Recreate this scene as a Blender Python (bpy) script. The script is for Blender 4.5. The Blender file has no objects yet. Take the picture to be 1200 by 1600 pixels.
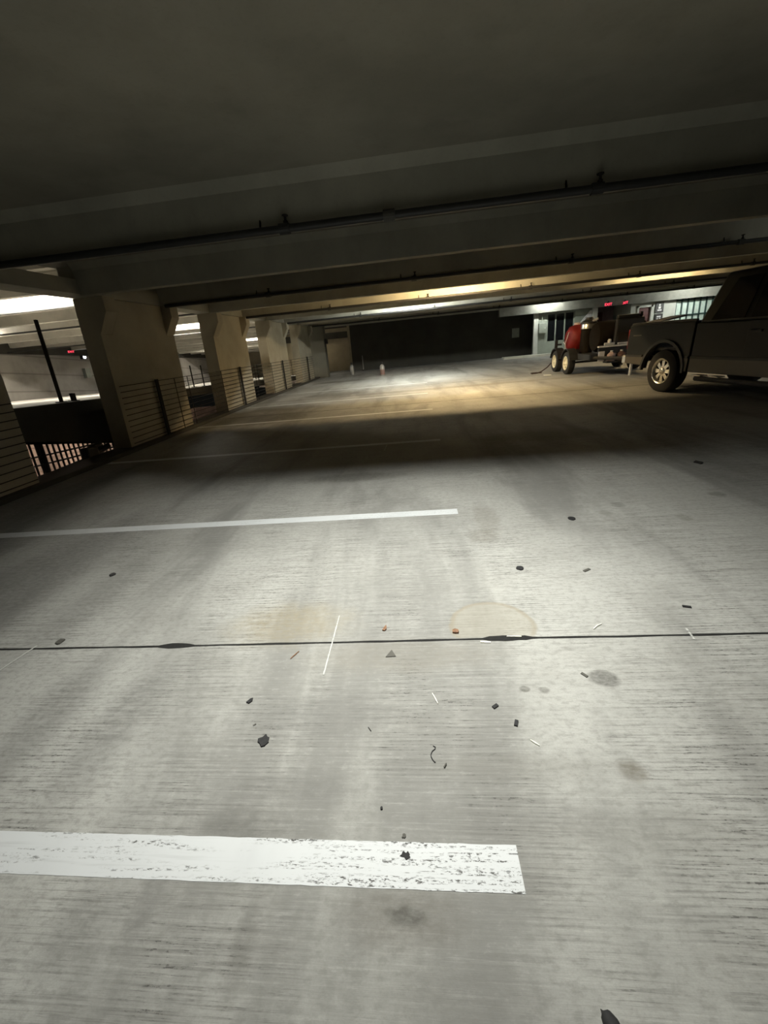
import bpy, bmesh, math, random
from mathutils import Vector, Matrix, noise as mnoise
random.seed(7)
C = bpy.context.scene.collection
PI = math.pi

# ------------------------------------------------------------------ camera, world, exposure
K = 0.0997            # the ramp climbs about 10 cm per metre going away from the camera
EYE = 1.4             # camera height over the ramp
AK, AZ = 0.053, 1.27  # slope and height of the neighbouring ramp on the left

def make_camera():
    yaw, pit, rol = 0.10237, 0.30560, -0.08516
    Rx = Matrix(((1, 0, 0), (0, math.cos(pit), -math.sin(pit)), (0, math.sin(pit), math.cos(pit))))
    Rz = Matrix(((math.cos(rol), -math.sin(rol), 0), (math.sin(rol), math.cos(rol), 0), (0, 0, 1)))
    Ry = Matrix(((math.cos(yaw), 0, math.sin(yaw)), (0, 1, 0), (-math.sin(yaw), 0, math.cos(yaw))))
    R = Rz @ Rx @ Ry
    w = lambda r: Vector((r[0], r[2], -r[1]))
    right, down, fwd = w(R[0]), w(R[1]), w(R[2])
    m = Matrix((right, -down, -fwd)).transposed().to_4x4()
    cam = bpy.data.cameras.new('camera')
    o = bpy.data.objects.new('camera', cam)
    C.objects.link(o)
    m.translation = Vector((0, 0, EYE))
    o.matrix_world = m
    cam.sensor_fit = 'VERTICAL'
    cam.sensor_height = 36
    cam.lens = 611.55 / 1600 * 36
    cam.clip_start = 0.02
    cam.clip_end = 300
    bpy.context.scene.camera = o
make_camera()

sc = bpy.context.scene
sc.view_settings.view_transform = 'Standard'
sc.view_settings.look = 'None'
sc.view_settings.gamma = 1
sc.view_settings.exposure = 0.0
w = bpy.data.worlds.new('night')
sc.world = w
w.use_nodes = True
bg = w.node_tree.nodes['Background']
bg.inputs[0].default_value = (0.55, 0.55, 0.48, 1)
bg.inputs[1].default_value = 0.006

# lamp outputs (radiance of the tubes), all tubes are modelled as fixtures further down
NEAR, NEAR_COL = 860, (1, 1, 0.92)      # watts of the shielded downlight over the first bay
WARM, WARM_COL = 1500, (1, 0.72, 0.37)
COOL, COOL_COL = 1250, (0.97, 1, 0.93)

# ------------------------------------------------------------------ helpers
def F(x, y, h=0.0): return Vector((x, y, h + K * y))            # point h metres over our ramp
def A(x, y, h=0.0): return Vector((x, y, AZ + AK * y + h))      # point over the neighbouring ramp
def W(x, y, z=0.0): return Vector((x, y, z))

class MB:
    def __init__(s, fn=W):
        s.bm = bmesh.new(); s.fn = fn
    def box(s, x0, x1, y0, y1, z0, z1):
        v = [s.bm.verts.new(s.fn(x, y, z)) for z in (z0, z1) for y in (y0, y1) for x in (x0, x1)]
        for f in ((0, 2, 3, 1), (4, 5, 7, 6), (0, 1, 5, 4), (2, 6, 7, 3), (0, 4, 6, 2), (1, 3, 7, 5)):
            s.bm.faces.new([v[i] for i in f])
        return s
    def hexa(s, pts):                                            # 4 bottom then 4 top points, both ccw
        v = [s.bm.verts.new(s.fn(*p)) for p in pts]
        for f in ((3, 2, 1, 0), (4, 5, 6, 7), (0, 1, 5, 4), (1, 2, 6, 5), (2, 3, 7, 6), (3, 0, 4, 7)):
            s.bm.faces.new([v[i] for i in f])
        return s
    def prism(s, poly, a, b, axis='x'):                          # polygon (u,v) swept from a to b along axis
        def p(u, v, t):
            return s.fn(t, u, v) if axis == 'x' else s.fn(u, t, v) if axis == 'y' else s.fn(u, v, t)
        va = [s.bm.verts.new(p(u, v, a)) for u, v in poly]
        vb = [s.bm.verts.new(p(u, v, b)) for u, v in poly]
        n = len(poly)
        s.bm.faces.new(va[::-1]); s.bm.faces.new(vb)
        for i in range(n):
            s.bm.faces.new((va[i], va[(i + 1) % n], vb[(i + 1) % n], vb[i]))
        return s
    def tube(s, pts, r, n=10):
        pts = [s.fn(*p) for p in pts]
        rs = r if isinstance(r, (list, tuple)) else [r] * len(pts)
        rings = []
        up = Vector((0.13, 0.21, 1)).normalized()
        for i, p in enumerate(pts):
            d = (pts[min(i + 1, len(pts) - 1)] - pts[max(i - 1, 0)]).normalized()
            a = d.cross(up)
            if a.length < 1e-3: a = d.cross(Vector((1, 0, 0)))
            a.normalize(); b = d.cross(a)
            rings.append([s.bm.verts.new(p + (a * math.cos(t) + b * math.sin(t)) * rs[i]) for t in (2 * PI * k / n for k in range(n))])
        for q, t in zip(rings, rings[1:]):
            for k in range(n):
                s.bm.faces.new((q[k], q[(k + 1) % n], t[(k + 1) % n], t[k]))
        s.bm.faces.new(rings[0][::-1]); s.bm.faces.new(rings[-1])
        return s
    def lathe(s, prof, c, axis='z', n=24, caps=True):                       # profile of (radius, position along axis)
        rings = []
        cx, cy, cz = c
        for r, t in prof:
            ring = []
            for k in range(n):
                a = 2 * PI * k / n
                u, v = r * math.cos(a), r * math.sin(a)
                ring.append(s.bm.verts.new(s.fn(*((cx + u, cy + v, cz + t) if axis == 'z' else (cx + t, cy + u, cz + v) if axis == 'x' else (cx + v, cy + t, cz + u)))))
            rings.append(ring)
        for q, t in zip(rings, rings[1:]):
            for k in range(n):
                s.bm.faces.new((q[k], q[(k + 1) % n], t[(k + 1) % n], t[k]))
        if caps: s.bm.faces.new(rings[0][::-1]); s.bm.faces.new(rings[-1])
        return s
    def flat(s, pts, t=0.002):                                   # outline (x,y) lying on the surface, t thick
        return s.prism(pts, 0.0005, t, 'z')
    def build(s, name, m, parent=None, smooth=False, bevel=0):
        bmesh.ops.recalc_face_normals(s.bm, faces=s.bm.faces)
        me = bpy.data.meshes.new(name)
        s.bm.to_mesh(me); s.bm.free()
        me.materials.append(m)
        o = bpy.data.objects.new(name, me)
        C.objects.link(o)
        if parent: o.parent = parent
        if smooth:
            for p in me.polygons: p.use_smooth = True
            me.set_sharp_from_angle(angle=math.radians(40))
        if bevel:
            b = o.modifiers.new('bevel', 'BEVEL'); b.width = bevel; b.segments = 2; b.limit_method = 'ANGLE'; b.angle_limit = 0.6
        return o

def tag(o, label, cat, group=None):
    o['label'] = label; o['category'] = cat
    if group: o['group'] = group
    return o
def struct(o):
    o['kind'] = 'structure'; return o
def empty(name, label, cat, m=None, group=None):
    o = bpy.data.objects.new(name, None); C.objects.link(o)
    o.empty_display_size = 0.1
    if m is not None: o.matrix_world = m
    return tag(o, label, cat, group)
def ramp_matrix(x, y, heading=(0, 1), h=0.0):
    """local x = heading, y = left of it, z = square to the ramp"""
    f = Vector((heading[0], heading[1], K * heading[1])).normalized()
    n = Vector((0, -K, 1)).normalized()
    l = n.cross(f)
    m = Matrix((f, l, n)).transposed().to_4x4()
    m.translation = F(x, y, h)
    return m
def plain_ramp_matrix(x, y, h=0.0):
    """local x,y along the world's, tilted with the ramp"""
    n = Vector((0, -K, 1)).normalized(); f = Vector((0, 1, K)).normalized()
    m = Matrix((Vector((1, 0, 0)), f, n)).transposed().to_4x4()
    m.translation = F(x, y, h)
    return m
def plumb(x, y, h=0.0, rz=0):
    m = Matrix.Rotation(rz, 4, 'Z'); m.translation = F(x, y, h); return m
def copy_tree(o, parent=None):
    c = o.copy(); C.objects.link(c)
    if parent: c.parent = parent
    for ch in list(o.children): copy_tree(ch, c)
    return c
def text_mesh(txt, name, m, size, parent, mat, depth=0.004):
    cu = bpy.data.curves.new(name, 'FONT'); cu.body = txt; cu.size = size; cu.extrude = depth
    cu.align_x = 'CENTER'; cu.align_y = 'CENTER'
    t = bpy.data.objects.new(name + '_tmp', cu); C.objects.link(t)
    me = bpy.data.meshes.new_from_object(t.evaluated_get(bpy.context.evaluated_depsgraph_get()))
    bpy.data.objects.remove(t); me.name = name
    me.materials.clear(); me.materials.append(mat)
    o = bpy.data.objects.new(name, me); C.objects.link(o); o.parent = parent; o.matrix_local = m
    return o

# ------------------------------------------------------------------ materials
def mat(name, col, rough=0.6, metal=0.0, var=0.12, scale=6.0, bump=0.0, spec=0.5):
    m = bpy.data.materials.new(name); m.use_nodes = True
    nt = m.node_tree; b = nt.nodes['Principled BSDF']
    b.inputs['Roughness'].default_value = rough; b.inputs['Metallic'].default_value = metal
    b.inputs['Specular IOR Level'].default_value = spec
    tc = nt.nodes.new('ShaderNodeTexCoord'); n = nt.nodes.new('ShaderNodeTexNoise')
    n.inputs['Scale'].default_value = scale; n.inputs['Detail'].default_value = 6
    nt.links.new(tc.outputs['Object'], n.inputs['Vector'])
    r = nt.nodes.new('ShaderNodeValToRGB')
    r.color_ramp.elements[0].position = 0.3; r.color_ramp.elements[1].position = 0.7
    r.color_ramp.elements[0].color = [c * (1 - var) for c in col] + [1]
    r.color_ramp.elements[1].color = [min(1, c * (1 + var)) for c in col] + [1]
    nt.links.new(n.outputs['Fac'], r.inputs['Fac']); nt.links.new(r.outputs['Color'], b.inputs['Base Color'])
    if bump:
        bp = nt.nodes.new('ShaderNodeBump'); bp.inputs['Strength'].default_value = bump
        nt.links.new(n.outputs['Fac'], bp.inputs['Height']); nt.links.new(bp.outputs['Normal'], b.inputs['Normal'])
    return m
def glow(name, col, s):
    m = bpy.data.materials.new(name); m.use_nodes = True
    nt = m.node_tree; nt.nodes.remove(nt.nodes['Principled BSDF'])
    e = nt.nodes.new('ShaderNodeEmission'); e.inputs[0].default_value = (*col, 1); e.inputs[1].default_value = s
    nt.links.new(e.outputs[0], nt.nodes['Material Output'].inputs[0])
    return m

class NT:
    """small helper to write node graphs as expressions"""
    def __init__(s, nt): s.nt = nt; s.tc = nt.nodes.new('ShaderNodeTexCoord').outputs['Object']
    def set(s, sock, v):
        if isinstance(v, bpy.types.NodeSocket): s.nt.links.new(v, sock)
        else: sock.default_value = v
    def math(s, op, a, b=0.0, c=0.0, clamp=False):
        n = s.nt.nodes.new('ShaderNodeMath'); n.operation = op; n.use_clamp = clamp
        s.set(n.inputs[0], a); s.set(n.inputs[1], b); s.set(n.inputs[2], c); return n.outputs[0]
    def noise(s, scl, detail=4, rough=0.55, off=(0, 0, 0), scale=1.0, dist=0.0):
        mp = s.nt.nodes.new('ShaderNodeMapping'); mp.inputs['Scale'].default_value = scl; mp.inputs['Location'].default_value = off
        s.nt.links.new(s.tc, mp.inputs['Vector'])
        n = s.nt.nodes.new('ShaderNodeTexNoise'); n.inputs['Scale'].default_value = scale
        n.inputs['Detail'].default_value = detail; n.inputs['Roughness'].default_value = rough; n.inputs['Distortion'].default_value = dist
        s.nt.links.new(mp.outputs[0], n.inputs['Vector']); return n.outputs['Fac']
    def step(s, v, a, b):                                        # smooth 0..1 between a and b
        n = s.nt.nodes.new('ShaderNodeMapRange'); n.interpolation_type = 'SMOOTHSTEP'
        s.set(n.inputs[0], v); n.inputs[1].default_value = a; n.inputs[2].default_value = b; return n.outputs[0]
    def mix(s, f, a, b):
        n = s.nt.nodes.new('ShaderNodeMix'); n.data_type = 'RGBA'
        s.set(n.inputs[0], f)
        for i, v in ((6, a), (7, b)):
            if isinstance(v, bpy.types.NodeSocket): s.nt.links.new(v, n.inputs[i])
            else: n.inputs[i].default_value = (*v, 1)
        return n.outputs[2]
    def xy(s):
        n = s.nt.nodes.new('ShaderNodeSeparateXYZ'); s.nt.links.new(s.tc, n.inputs[0]); return n.outputs[0], n.outputs[1], n.outputs[2]
    def spot(s, x, y, cx, cy, rx, ry, soft=0.5, wob=None, amp=0.5):   # stain with an uneven edge: 1 inside
        dx = s.math('DIVIDE', s.math('SUBTRACT', x, cx), rx); dy = s.math('DIVIDE', s.math('SUBTRACT', y, cy), ry)
        d = s.math('SQRT', s.math('ADD', s.math('MULTIPLY', dx, dx), s.math('MULTIPLY', dy, dy)))
        if wob is not None: d = s.math('ADD', d, s.math('MULTIPLY', s.math('SUBTRACT', wob, 0.5), amp * 2))
        return s.step(d, 1.0 + soft * 0.5, 1.0 - soft * 0.5), d

def floor_colour(g):
    x, y, z = g.xy()
    big = g.noise((0.5, 0.5, 0), 5, 0.6)
    mid = g.noise((2.2, 3.0, 0), 6, 0.65, (3, 1, 0))
    dirt = g.noise((1.3, 0.28, 0), 5, 0.6, (7, 2, 0), dist=0.4)      # dirt dragged along the drive lane
    streak = g.noise((2.6, 120, 0), 4, 0.75, (1, 5, 0))              # broom finish across the ramp
    streak2 = g.noise((0.35, 26, 0), 4, 0.7, (9, 3, 0))
    pits = g.noise((45, 130, 0), 3, 0.7, (2, 2, 0))
    grain = g.noise((150, 210, 0), 3, 0.7)
    mott = g.noise((26, 48, 0), 5, 0.7, (5, 5, 0))
    patch = g.noise((1.5, 1.0, 0), 5, 0.65, (13, 8, 0))
    c = g.mix(g.step(big, 0.3, 0.7), (0.300, 0.299, 0.280), (0.385, 0.385, 0.364))
    c = g.mix(g.math('MULTIPLY', g.step(mid, 0.45, 0.75), 0.30), c, (0.235, 0.228, 0.208))
    c = g.mix(g.math('MULTIPLY', g.step(dirt, 0.45, 0.68), 0.68), c, (0.135, 0.133, 0.126))
    c = g.mix(g.math('MULTIPLY', g.step(streak2, 0.50, 0.70), 0.26), c, (0.19, 0.187, 0.174))
    c = g.mix(g.math('MULTIPLY', g.step(streak, 0.48, 0.32), 0.20), c, (0.50, 0.50, 0.47))
    c = g.mix(g.math('MULTIPLY', g.step(mott, 0.47, 0.64), 0.42), c, (0.18, 0.178, 0.164))
    c = g.mix(g.math('MULTIPLY', g.step(mott, 0.46, 0.30), 0.16), c, (0.50, 0.50, 0.47))
    pm = g.math('MULTIPLY', g.step(patch, 0.38, 0.58), g.step(streak, 0.51, 0.59))
    c = g.mix(g.math('MULTIPLY', pm, 0.52), c, (0.12, 0.117, 0.108))
    pp = g.math('MULTIPLY', g.step(patch, 0.46, 0.62), g.math('MULTIPLY', g.step(streak, 0.50, 0.58), g.step(pits, 0.52, 0.60)))
    c = g.mix(g.math('MULTIPLY', pp, 0.85), c, (0.045, 0.043, 0.04))
    c = g.mix(g.math('MULTIPLY', g.step(grain, 0.40, 0.72), 0.22), c, (0.17, 0.168, 0.156))
    wob = g.noise((7, 7, 0), 4, 0.65, (4, 4, 0))
    fine = g.noise((22, 40, 0), 4, 0.7, (6, 4, 0))
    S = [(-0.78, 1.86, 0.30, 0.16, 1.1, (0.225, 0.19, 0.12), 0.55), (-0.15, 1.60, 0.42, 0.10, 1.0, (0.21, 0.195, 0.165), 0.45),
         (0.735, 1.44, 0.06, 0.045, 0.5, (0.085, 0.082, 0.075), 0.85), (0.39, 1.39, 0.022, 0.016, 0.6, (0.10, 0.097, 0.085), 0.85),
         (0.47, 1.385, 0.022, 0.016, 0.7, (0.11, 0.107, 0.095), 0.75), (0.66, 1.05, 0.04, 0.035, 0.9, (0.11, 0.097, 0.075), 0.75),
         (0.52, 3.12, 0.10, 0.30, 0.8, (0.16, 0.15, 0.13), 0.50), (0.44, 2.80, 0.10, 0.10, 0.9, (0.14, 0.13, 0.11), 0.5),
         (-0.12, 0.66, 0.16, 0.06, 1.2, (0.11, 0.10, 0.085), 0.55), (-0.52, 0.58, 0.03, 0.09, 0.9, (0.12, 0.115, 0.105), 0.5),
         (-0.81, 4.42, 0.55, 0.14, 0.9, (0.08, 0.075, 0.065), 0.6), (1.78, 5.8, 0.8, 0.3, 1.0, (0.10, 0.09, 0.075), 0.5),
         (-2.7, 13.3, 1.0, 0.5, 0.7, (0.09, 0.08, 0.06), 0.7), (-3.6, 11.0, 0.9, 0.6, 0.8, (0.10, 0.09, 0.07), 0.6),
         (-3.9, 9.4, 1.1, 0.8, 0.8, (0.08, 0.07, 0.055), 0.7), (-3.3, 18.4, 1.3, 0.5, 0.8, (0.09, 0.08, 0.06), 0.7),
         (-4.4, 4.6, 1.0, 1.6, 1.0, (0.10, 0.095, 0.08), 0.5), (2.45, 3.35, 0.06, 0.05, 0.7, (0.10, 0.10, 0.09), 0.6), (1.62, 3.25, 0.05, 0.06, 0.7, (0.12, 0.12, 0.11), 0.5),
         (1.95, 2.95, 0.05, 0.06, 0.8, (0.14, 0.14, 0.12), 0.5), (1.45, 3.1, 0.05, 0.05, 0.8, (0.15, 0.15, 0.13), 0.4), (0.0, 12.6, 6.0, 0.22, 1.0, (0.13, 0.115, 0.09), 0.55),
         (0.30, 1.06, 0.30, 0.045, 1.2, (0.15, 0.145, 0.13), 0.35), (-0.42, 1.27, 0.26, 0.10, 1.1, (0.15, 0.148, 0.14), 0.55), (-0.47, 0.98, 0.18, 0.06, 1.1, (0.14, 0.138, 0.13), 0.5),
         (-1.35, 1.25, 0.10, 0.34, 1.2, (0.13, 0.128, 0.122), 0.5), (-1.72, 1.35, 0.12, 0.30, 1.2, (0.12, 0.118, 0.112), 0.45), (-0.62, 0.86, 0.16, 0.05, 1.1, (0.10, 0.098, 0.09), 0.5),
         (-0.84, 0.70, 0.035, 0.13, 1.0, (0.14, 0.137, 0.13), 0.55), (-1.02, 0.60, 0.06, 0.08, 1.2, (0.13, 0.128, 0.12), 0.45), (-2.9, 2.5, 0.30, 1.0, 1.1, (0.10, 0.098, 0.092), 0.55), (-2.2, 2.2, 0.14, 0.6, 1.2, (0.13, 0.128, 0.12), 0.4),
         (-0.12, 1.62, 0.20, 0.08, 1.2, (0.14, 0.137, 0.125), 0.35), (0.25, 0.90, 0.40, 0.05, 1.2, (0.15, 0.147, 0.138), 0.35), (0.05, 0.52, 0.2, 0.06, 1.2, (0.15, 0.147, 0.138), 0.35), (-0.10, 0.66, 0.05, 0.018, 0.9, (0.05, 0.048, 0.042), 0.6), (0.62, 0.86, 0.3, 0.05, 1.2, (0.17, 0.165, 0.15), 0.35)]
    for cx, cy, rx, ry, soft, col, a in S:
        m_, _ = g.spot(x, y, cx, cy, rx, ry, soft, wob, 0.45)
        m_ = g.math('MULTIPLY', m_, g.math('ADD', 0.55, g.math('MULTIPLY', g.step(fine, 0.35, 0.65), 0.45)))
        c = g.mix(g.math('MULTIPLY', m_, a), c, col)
    # dried puddle with a dark rim beside the expansion joint
    inn, d = g.spot(x, y, 0.33, 1.80, 0.215, 0.19, 0.1, wob, 0.10)
    rim = g.math('MULTIPLY', g.step(d, 0.86, 0.97), g.step(d, 1.06, 0.99))
    keep = g.step(y, 1.70, 1.72)
    c = g.mix(g.math('MULTIPLY', g.math('MULTIPLY', inn, keep), 0.45), c, (0.285, 0.265, 0.215))
    c = g.mix(g.math('MULTIPLY', g.math('MULTIPLY', rim, keep), 0.38), c, (0.20, 0.165, 0.11))
    h = g.math('ADD', g.math('MULTIPLY', streak, 0.7), g.math('MULTIPLY', pits, 0.4))
    return c, h, streak, pits, patch, grain

def floor_mat():
    m = bpy.data.materials.new('brushed_concrete'); m.use_nodes = True
    g = NT(m.node_tree); b = m.node_tree.nodes['Principled BSDF']
    c, h, *_ = floor_colour(g)
    m.node_tree.links.new(c, b.inputs['Base Color'])
    b.inputs['Roughness'].default_value = 0.82; b.inputs['Specular IOR Level'].default_value = 0.25
    bp = m.node_tree.nodes.new('ShaderNodeBump'); bp.inputs['Strength'].default_value = 0.25; bp.inputs['Distance'].default_value = 0.004
    m.node_tree.links.new(h, bp.inputs['Height']); m.node_tree.links.new(bp.outputs[0], b.inputs['Normal'])
    return m
def paint_mat(name, wear, col=(0.78, 0.80, 0.82)):
    m = bpy.data.materials.new(name); m.use_nodes = True
    g = NT(m.node_tree); b = m.node_tree.nodes['Principled BSDF']
    x, y, z = g.xy()
    streak = g.noise((3.0, 85, 0), 5, 0.7, (1, 5, 0)); pits = g.noise((52, 150, 0), 3, 0.75, (2, 2, 0))
    patch = g.noise((2.4, 16, 0), 4, 0.6, (11, 6, 0)); dirt = g.noise((3, 1.2, 0), 5, 0.6, (4, 9, 0)); soft = g.noise((1.5, 50, 0), 4, 0.7, (8, 1, 0))
    c = g.mix(g.math('MULTIPLY', g.step(dirt, 0.45, 0.75), 0.30), col, [v * 0.7 for v in col])
    c = g.mix(g.math('MULTIPLY', g.step(soft, 0.54, 0.72), 0.35), c, [v * 0.62 for v in col])
    right = g.step(x, -0.75, 0.0)
    lo = g.math('ADD', patch, g.math('MULTIPLY', right, 0.21))
    worn = g.math('MULTIPLY', g.step(lo, 0.46, 0.60), g.math('MULTIPLY', g.step(streak, 0.46, 0.56), g.step(pits, 0.50, 0.58)))
    c = g.mix(g.math('MULTIPLY', worn, wear), c, (0.06, 0.058, 0.053))
    m.node_tree.links.new(c, b.inputs['Base Color']); b.inputs['Roughness'].default_value = 0.7; b.inputs['Specular IOR Level'].default_value = 0.3
    return m
def wall_mat(name, col, course=0.0, var=0.15):
    """cast concrete with cloudy staining; course > 0 adds faint horizontal form lines"""
    m = bpy.data.materials.new(name); m.use_nodes = True
    g = NT(m.node_tree); b = m.node_tree.nodes['Principled BSDF']
    x, y, z = g.xy()
    n1 = g.noise((0.8, 0.8, 0.8), 6, 0.6); n2 = g.noise((3, 3, 0.7), 5, 0.6, (3, 3, 3)); n3 = g.noise((40, 40, 40), 3, 0.6)
    c = g.mix(g.step(n1, 0.3, 0.7), [v * (1 - var) for v in col], [v * (1 + var) for v in col])
    c = g.mix(g.math('MULTIPLY', g.step(n2, 0.5, 0.8), 0.3), c, [v * 0.6 for v in col])
    c = g.mix(g.math('MULTIPLY', g.step(n3, 0.5, 0.8), 0.15), c, [v * 0.5 for v in col])
    if course:
        fr = g.math('FRACT', g.math('DIVIDE', z, course))
        ln = g.math('MULTIPLY', g.step(fr, 0.0, 0.03), g.step(fr, 0.11, 0.07))
        c = g.mix(g.math('MULTIPLY', ln, 0.5), c, [v * 0.4 for v in col])
    m.node_tree.links.new(c, b.inputs['Base Color']); b.inputs['Roughness'].default_value = 0.85; b.inputs['Specular IOR Level'].default_value = 0.2
    return m

M = dict(
    floor=floor_mat(), paint_worn=paint_mat('worn_white_paint', 0.95, (0.55, 0.565, 0.575)), paint=paint_mat('white_paint', 0.35, (0.56, 0.58, 0.59)), tick=paint_mat('faded_paint', 0.9, (0.46, 0.465, 0.44)),
    ceil=wall_mat('ceiling_concrete', (0.26, 0.245, 0.20)), stem=wall_mat('beam_concrete', (0.35, 0.34, 0.285)),
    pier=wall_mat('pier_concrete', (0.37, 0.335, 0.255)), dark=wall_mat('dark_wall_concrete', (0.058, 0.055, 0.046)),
    darkpier=wall_mat('dark_pier_concrete', (0.13, 0.125, 0.10)), tan=wall_mat('tan_concrete', (0.42, 0.37, 0.27)), grey=wall_mat('grey_block', (0.36, 0.34, 0.31), 0.9),
    deck=wall_mat('deck_concrete', (0.5, 0.48, 0.43)), pale=wall_mat('pale_wall_paint', (0.56, 0.58, 0.53)), sage=wall_mat('sage_wall_paint', (0.30, 0.33, 0.28)),
    joint=mat('joint_sealant', (0.006, 0.006, 0.0055), 0.9, var=0.4, scale=60), black=mat('black_metal', (0.018, 0.018, 0.018), 0.5),
    iron=mat('dark_iron', (0.025, 0.022, 0.019), 0.8, 0.0, spec=0.15), pipe=mat('sprinkler_pipe_paint', (0.025, 0.025, 0.024), 0.55), rubber=mat('rubber', (0.014, 0.014, 0.014), 0.85),
    chrome=mat('chrome', (0.75, 0.73, 0.68), 0.22, 1.0, 0.05), steel=mat('stainless_steel', (0.62, 0.6, 0.55), 0.3, 0.9, 0.08), galv=mat('galvanised_steel', (0.62, 0.62, 0.62), 0.45, 0.3),
    truck=mat('truck_green_black_paint', (0.0095, 0.011, 0.010), 0.35, 0.0, 0.05, spec=0.25), trucklow=mat('truck_tan_paint', (0.075, 0.064, 0.046), 0.4, 0.0, 0.05),
    glass=mat('dark_glass', (0.006, 0.007, 0.008), 0.12, 0.0, 0.02, spec=0.35), red=mat('red_plastic', (0.15, 0.010, 0.008), 0.55, spec=0.3), tank=mat('black_plastic_tank', (0.008, 0.0065, 0.005), 0.9, spec=0.05),
    lens=mat('red_lens', (0.35, 0.02, 0.02), 0.2), cream=mat('cream_wheel_paint', (0.72, 0.68, 0.52), 0.4), white=mat('white_plastic', (0.75, 0.75, 0.76), 0.5), pink=mat('pale_pink_plastic', (0.5, 0.38, 0.37), 0.5),
    maroon=mat('maroon_door_paint', (0.10, 0.022, 0.02), 0.5), frame=mat('dark_green_frame', (0.02, 0.05, 0.045), 0.5), box=mat('grey_green_enamel', (0.30, 0.33, 0.28), 0.5),
    leaf=mat('dark_leaf', (0.012, 0.012, 0.013), 0.8, var=0.4, scale=80), brownleaf=mat('brown_leaf', (0.17, 0.09, 0.05), 0.8, var=0.4, scale=90), straw=mat('pale_straw', (0.85, 0.83, 0.72), 0.6),
    cyl=mat('dull_silver_paint', (0.24, 0.235, 0.22), 0.45, 0.2, 0.1), rust=mat('rust_tint_steel', (0.16, 0.09, 0.075), 0.5), hose=mat('dark_hose_rubber', (0.05, 0.025, 0.018), 0.6), paper=mat('white_paper', (0.7, 0.7, 0.66), 0.8), greychip=mat('grey_chip', (0.075, 0.072, 0.062), 0.8),
    exit=glow('exit_red', (1, 0.06, 0.10), 2.6), pane=mat('milky_pane', (0.50, 0.60, 0.54), 0.35), black_in=mat('matt_black_baffle', (0.006, 0.006, 0.006), 0.9),
)

# ------------------------------------------------------------------ setting: our ramp
X0, X1, Y0, Y1 = -5.56, 17.4, -3.2, 27.6
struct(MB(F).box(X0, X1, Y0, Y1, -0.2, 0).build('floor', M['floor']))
struct(MB(F).box(X0, X1, Y0, 25.4, 2.95, 3.1).build('ceiling', M['ceil']))
STEM0, PITCH = 4.4, 2.11
stems = [STEM0 + PITCH * i for i in range(9)]
for y in stems + [-1.6]:
    prof = [(y, 2.52), (y + 0.17, 2.52), (y + 0.20, 2.86), (y + 0.28, 2.955), (y - 0.11, 2.955), (y - 0.03, 2.86)]
    struct(MB(F).prism(prof, -5.15, X1, 'x').build('ceiling_beam', M['stem']))
struct(MB(F).box(-5.15, 4.7, 23.8, 24.0, 2.52, 2.955).build('ceiling_beam', M['stem']))
struct(MB(F).box(4.7, X1, 23.75, 24.05, 2.17, 2.955).build('ceiling_beam', mat('header_paint', (0.22, 0.22, 0.19), 0.8)))
# expansion joints: a ragged dark strip across the ramp
def joint(y, blobs, wid, name='floor_joint'):
    n = 420; top, bot = [], []
    for i in range(n + 1):
        x = -5.5 + (14.5) * i / n
        a = wid * (0.8 + 0.5 * mnoise.noise((x * 6, y, 0))); b = wid * (0.8 + 0.5 * mnoise.noise((x * 6, y, 9)))
        off = 0.006 * mnoise.noise((x * 0.8, y, 3))
        for cx, hw, ext in blobs:
            d = abs(x - cx) / hw
            if d < 1:
                e = ext * (1 - d ** 3) * (0.8 + 0.5 * mnoise.noise((x * 40, y, 5)))
                a += e; b += e * 0.7
        top.append((x, y + off + a)); bot.append((x, y + off - b))
    m = MB(F); v = [[m.bm.verts.new(F(x, yy, 0.0016)) for x, yy in r] for r in (top, bot)]
    for i in range(n): m.bm.faces.new((v[1][i], v[1][i + 1], v[0][i + 1], v[0][i]))
    return struct(m.build(name, M['joint']))
joint(1.695, [(-1.355, 0.10, 0.020), (0.39, 0.125, 0.021)], 0.0078)
joint(9.87, [], 0.02); joint(13.95, [], 0.02)
# curb along the piers
struct(MB(F).box(-5.56, -5.08, Y0, 22.0, -0.005, 0.07).build('trim_1', M['dark'], bevel=0.015))

# piers (each with two corbels that carry the beams) and the ledge over them
PIERS = [(2.45, 4.86), (6.78, 8.97), (10.82, 12.98), (14.82, 17.12), (18.95, 21.2)]
for a, b in PIERS:
    m = MB(F)
    m.box(-5.53, -5.2, a, b, -0.2, 2.53)
    for c0, c1 in ((a, a + 0.28), (b - 0.28, b)):
        m.prism([(-5.21, 1.95), (-5.0, 2.3), (-5.0, 2.525), (-5.21, 2.525)], c0, c1, 'y')
    struct(m.build('wall_pier', M['pier']))
    struct(MB(W).box(-5.53, -5.2, a, b, -3.4, K * a - 0.19).build('wall_pier', M['pier']))
struct(MB(F).box(-5.53, -5.14, Y0, 22.0, 2.535, 2.74).build('trim_2', M['stem']))
struct(MB(F).box(-5.5, -5.22, 6.6, 22.0, 2.74, 2.95).build('trim_2', M['stem']))
struct(MB(F).box(-5.95, -4.64, 22.0, 22.5, -0.02, 2.95).build('wall_pier', M['darkpier']))  # far pier in one even, darker concrete tone than the others
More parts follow.
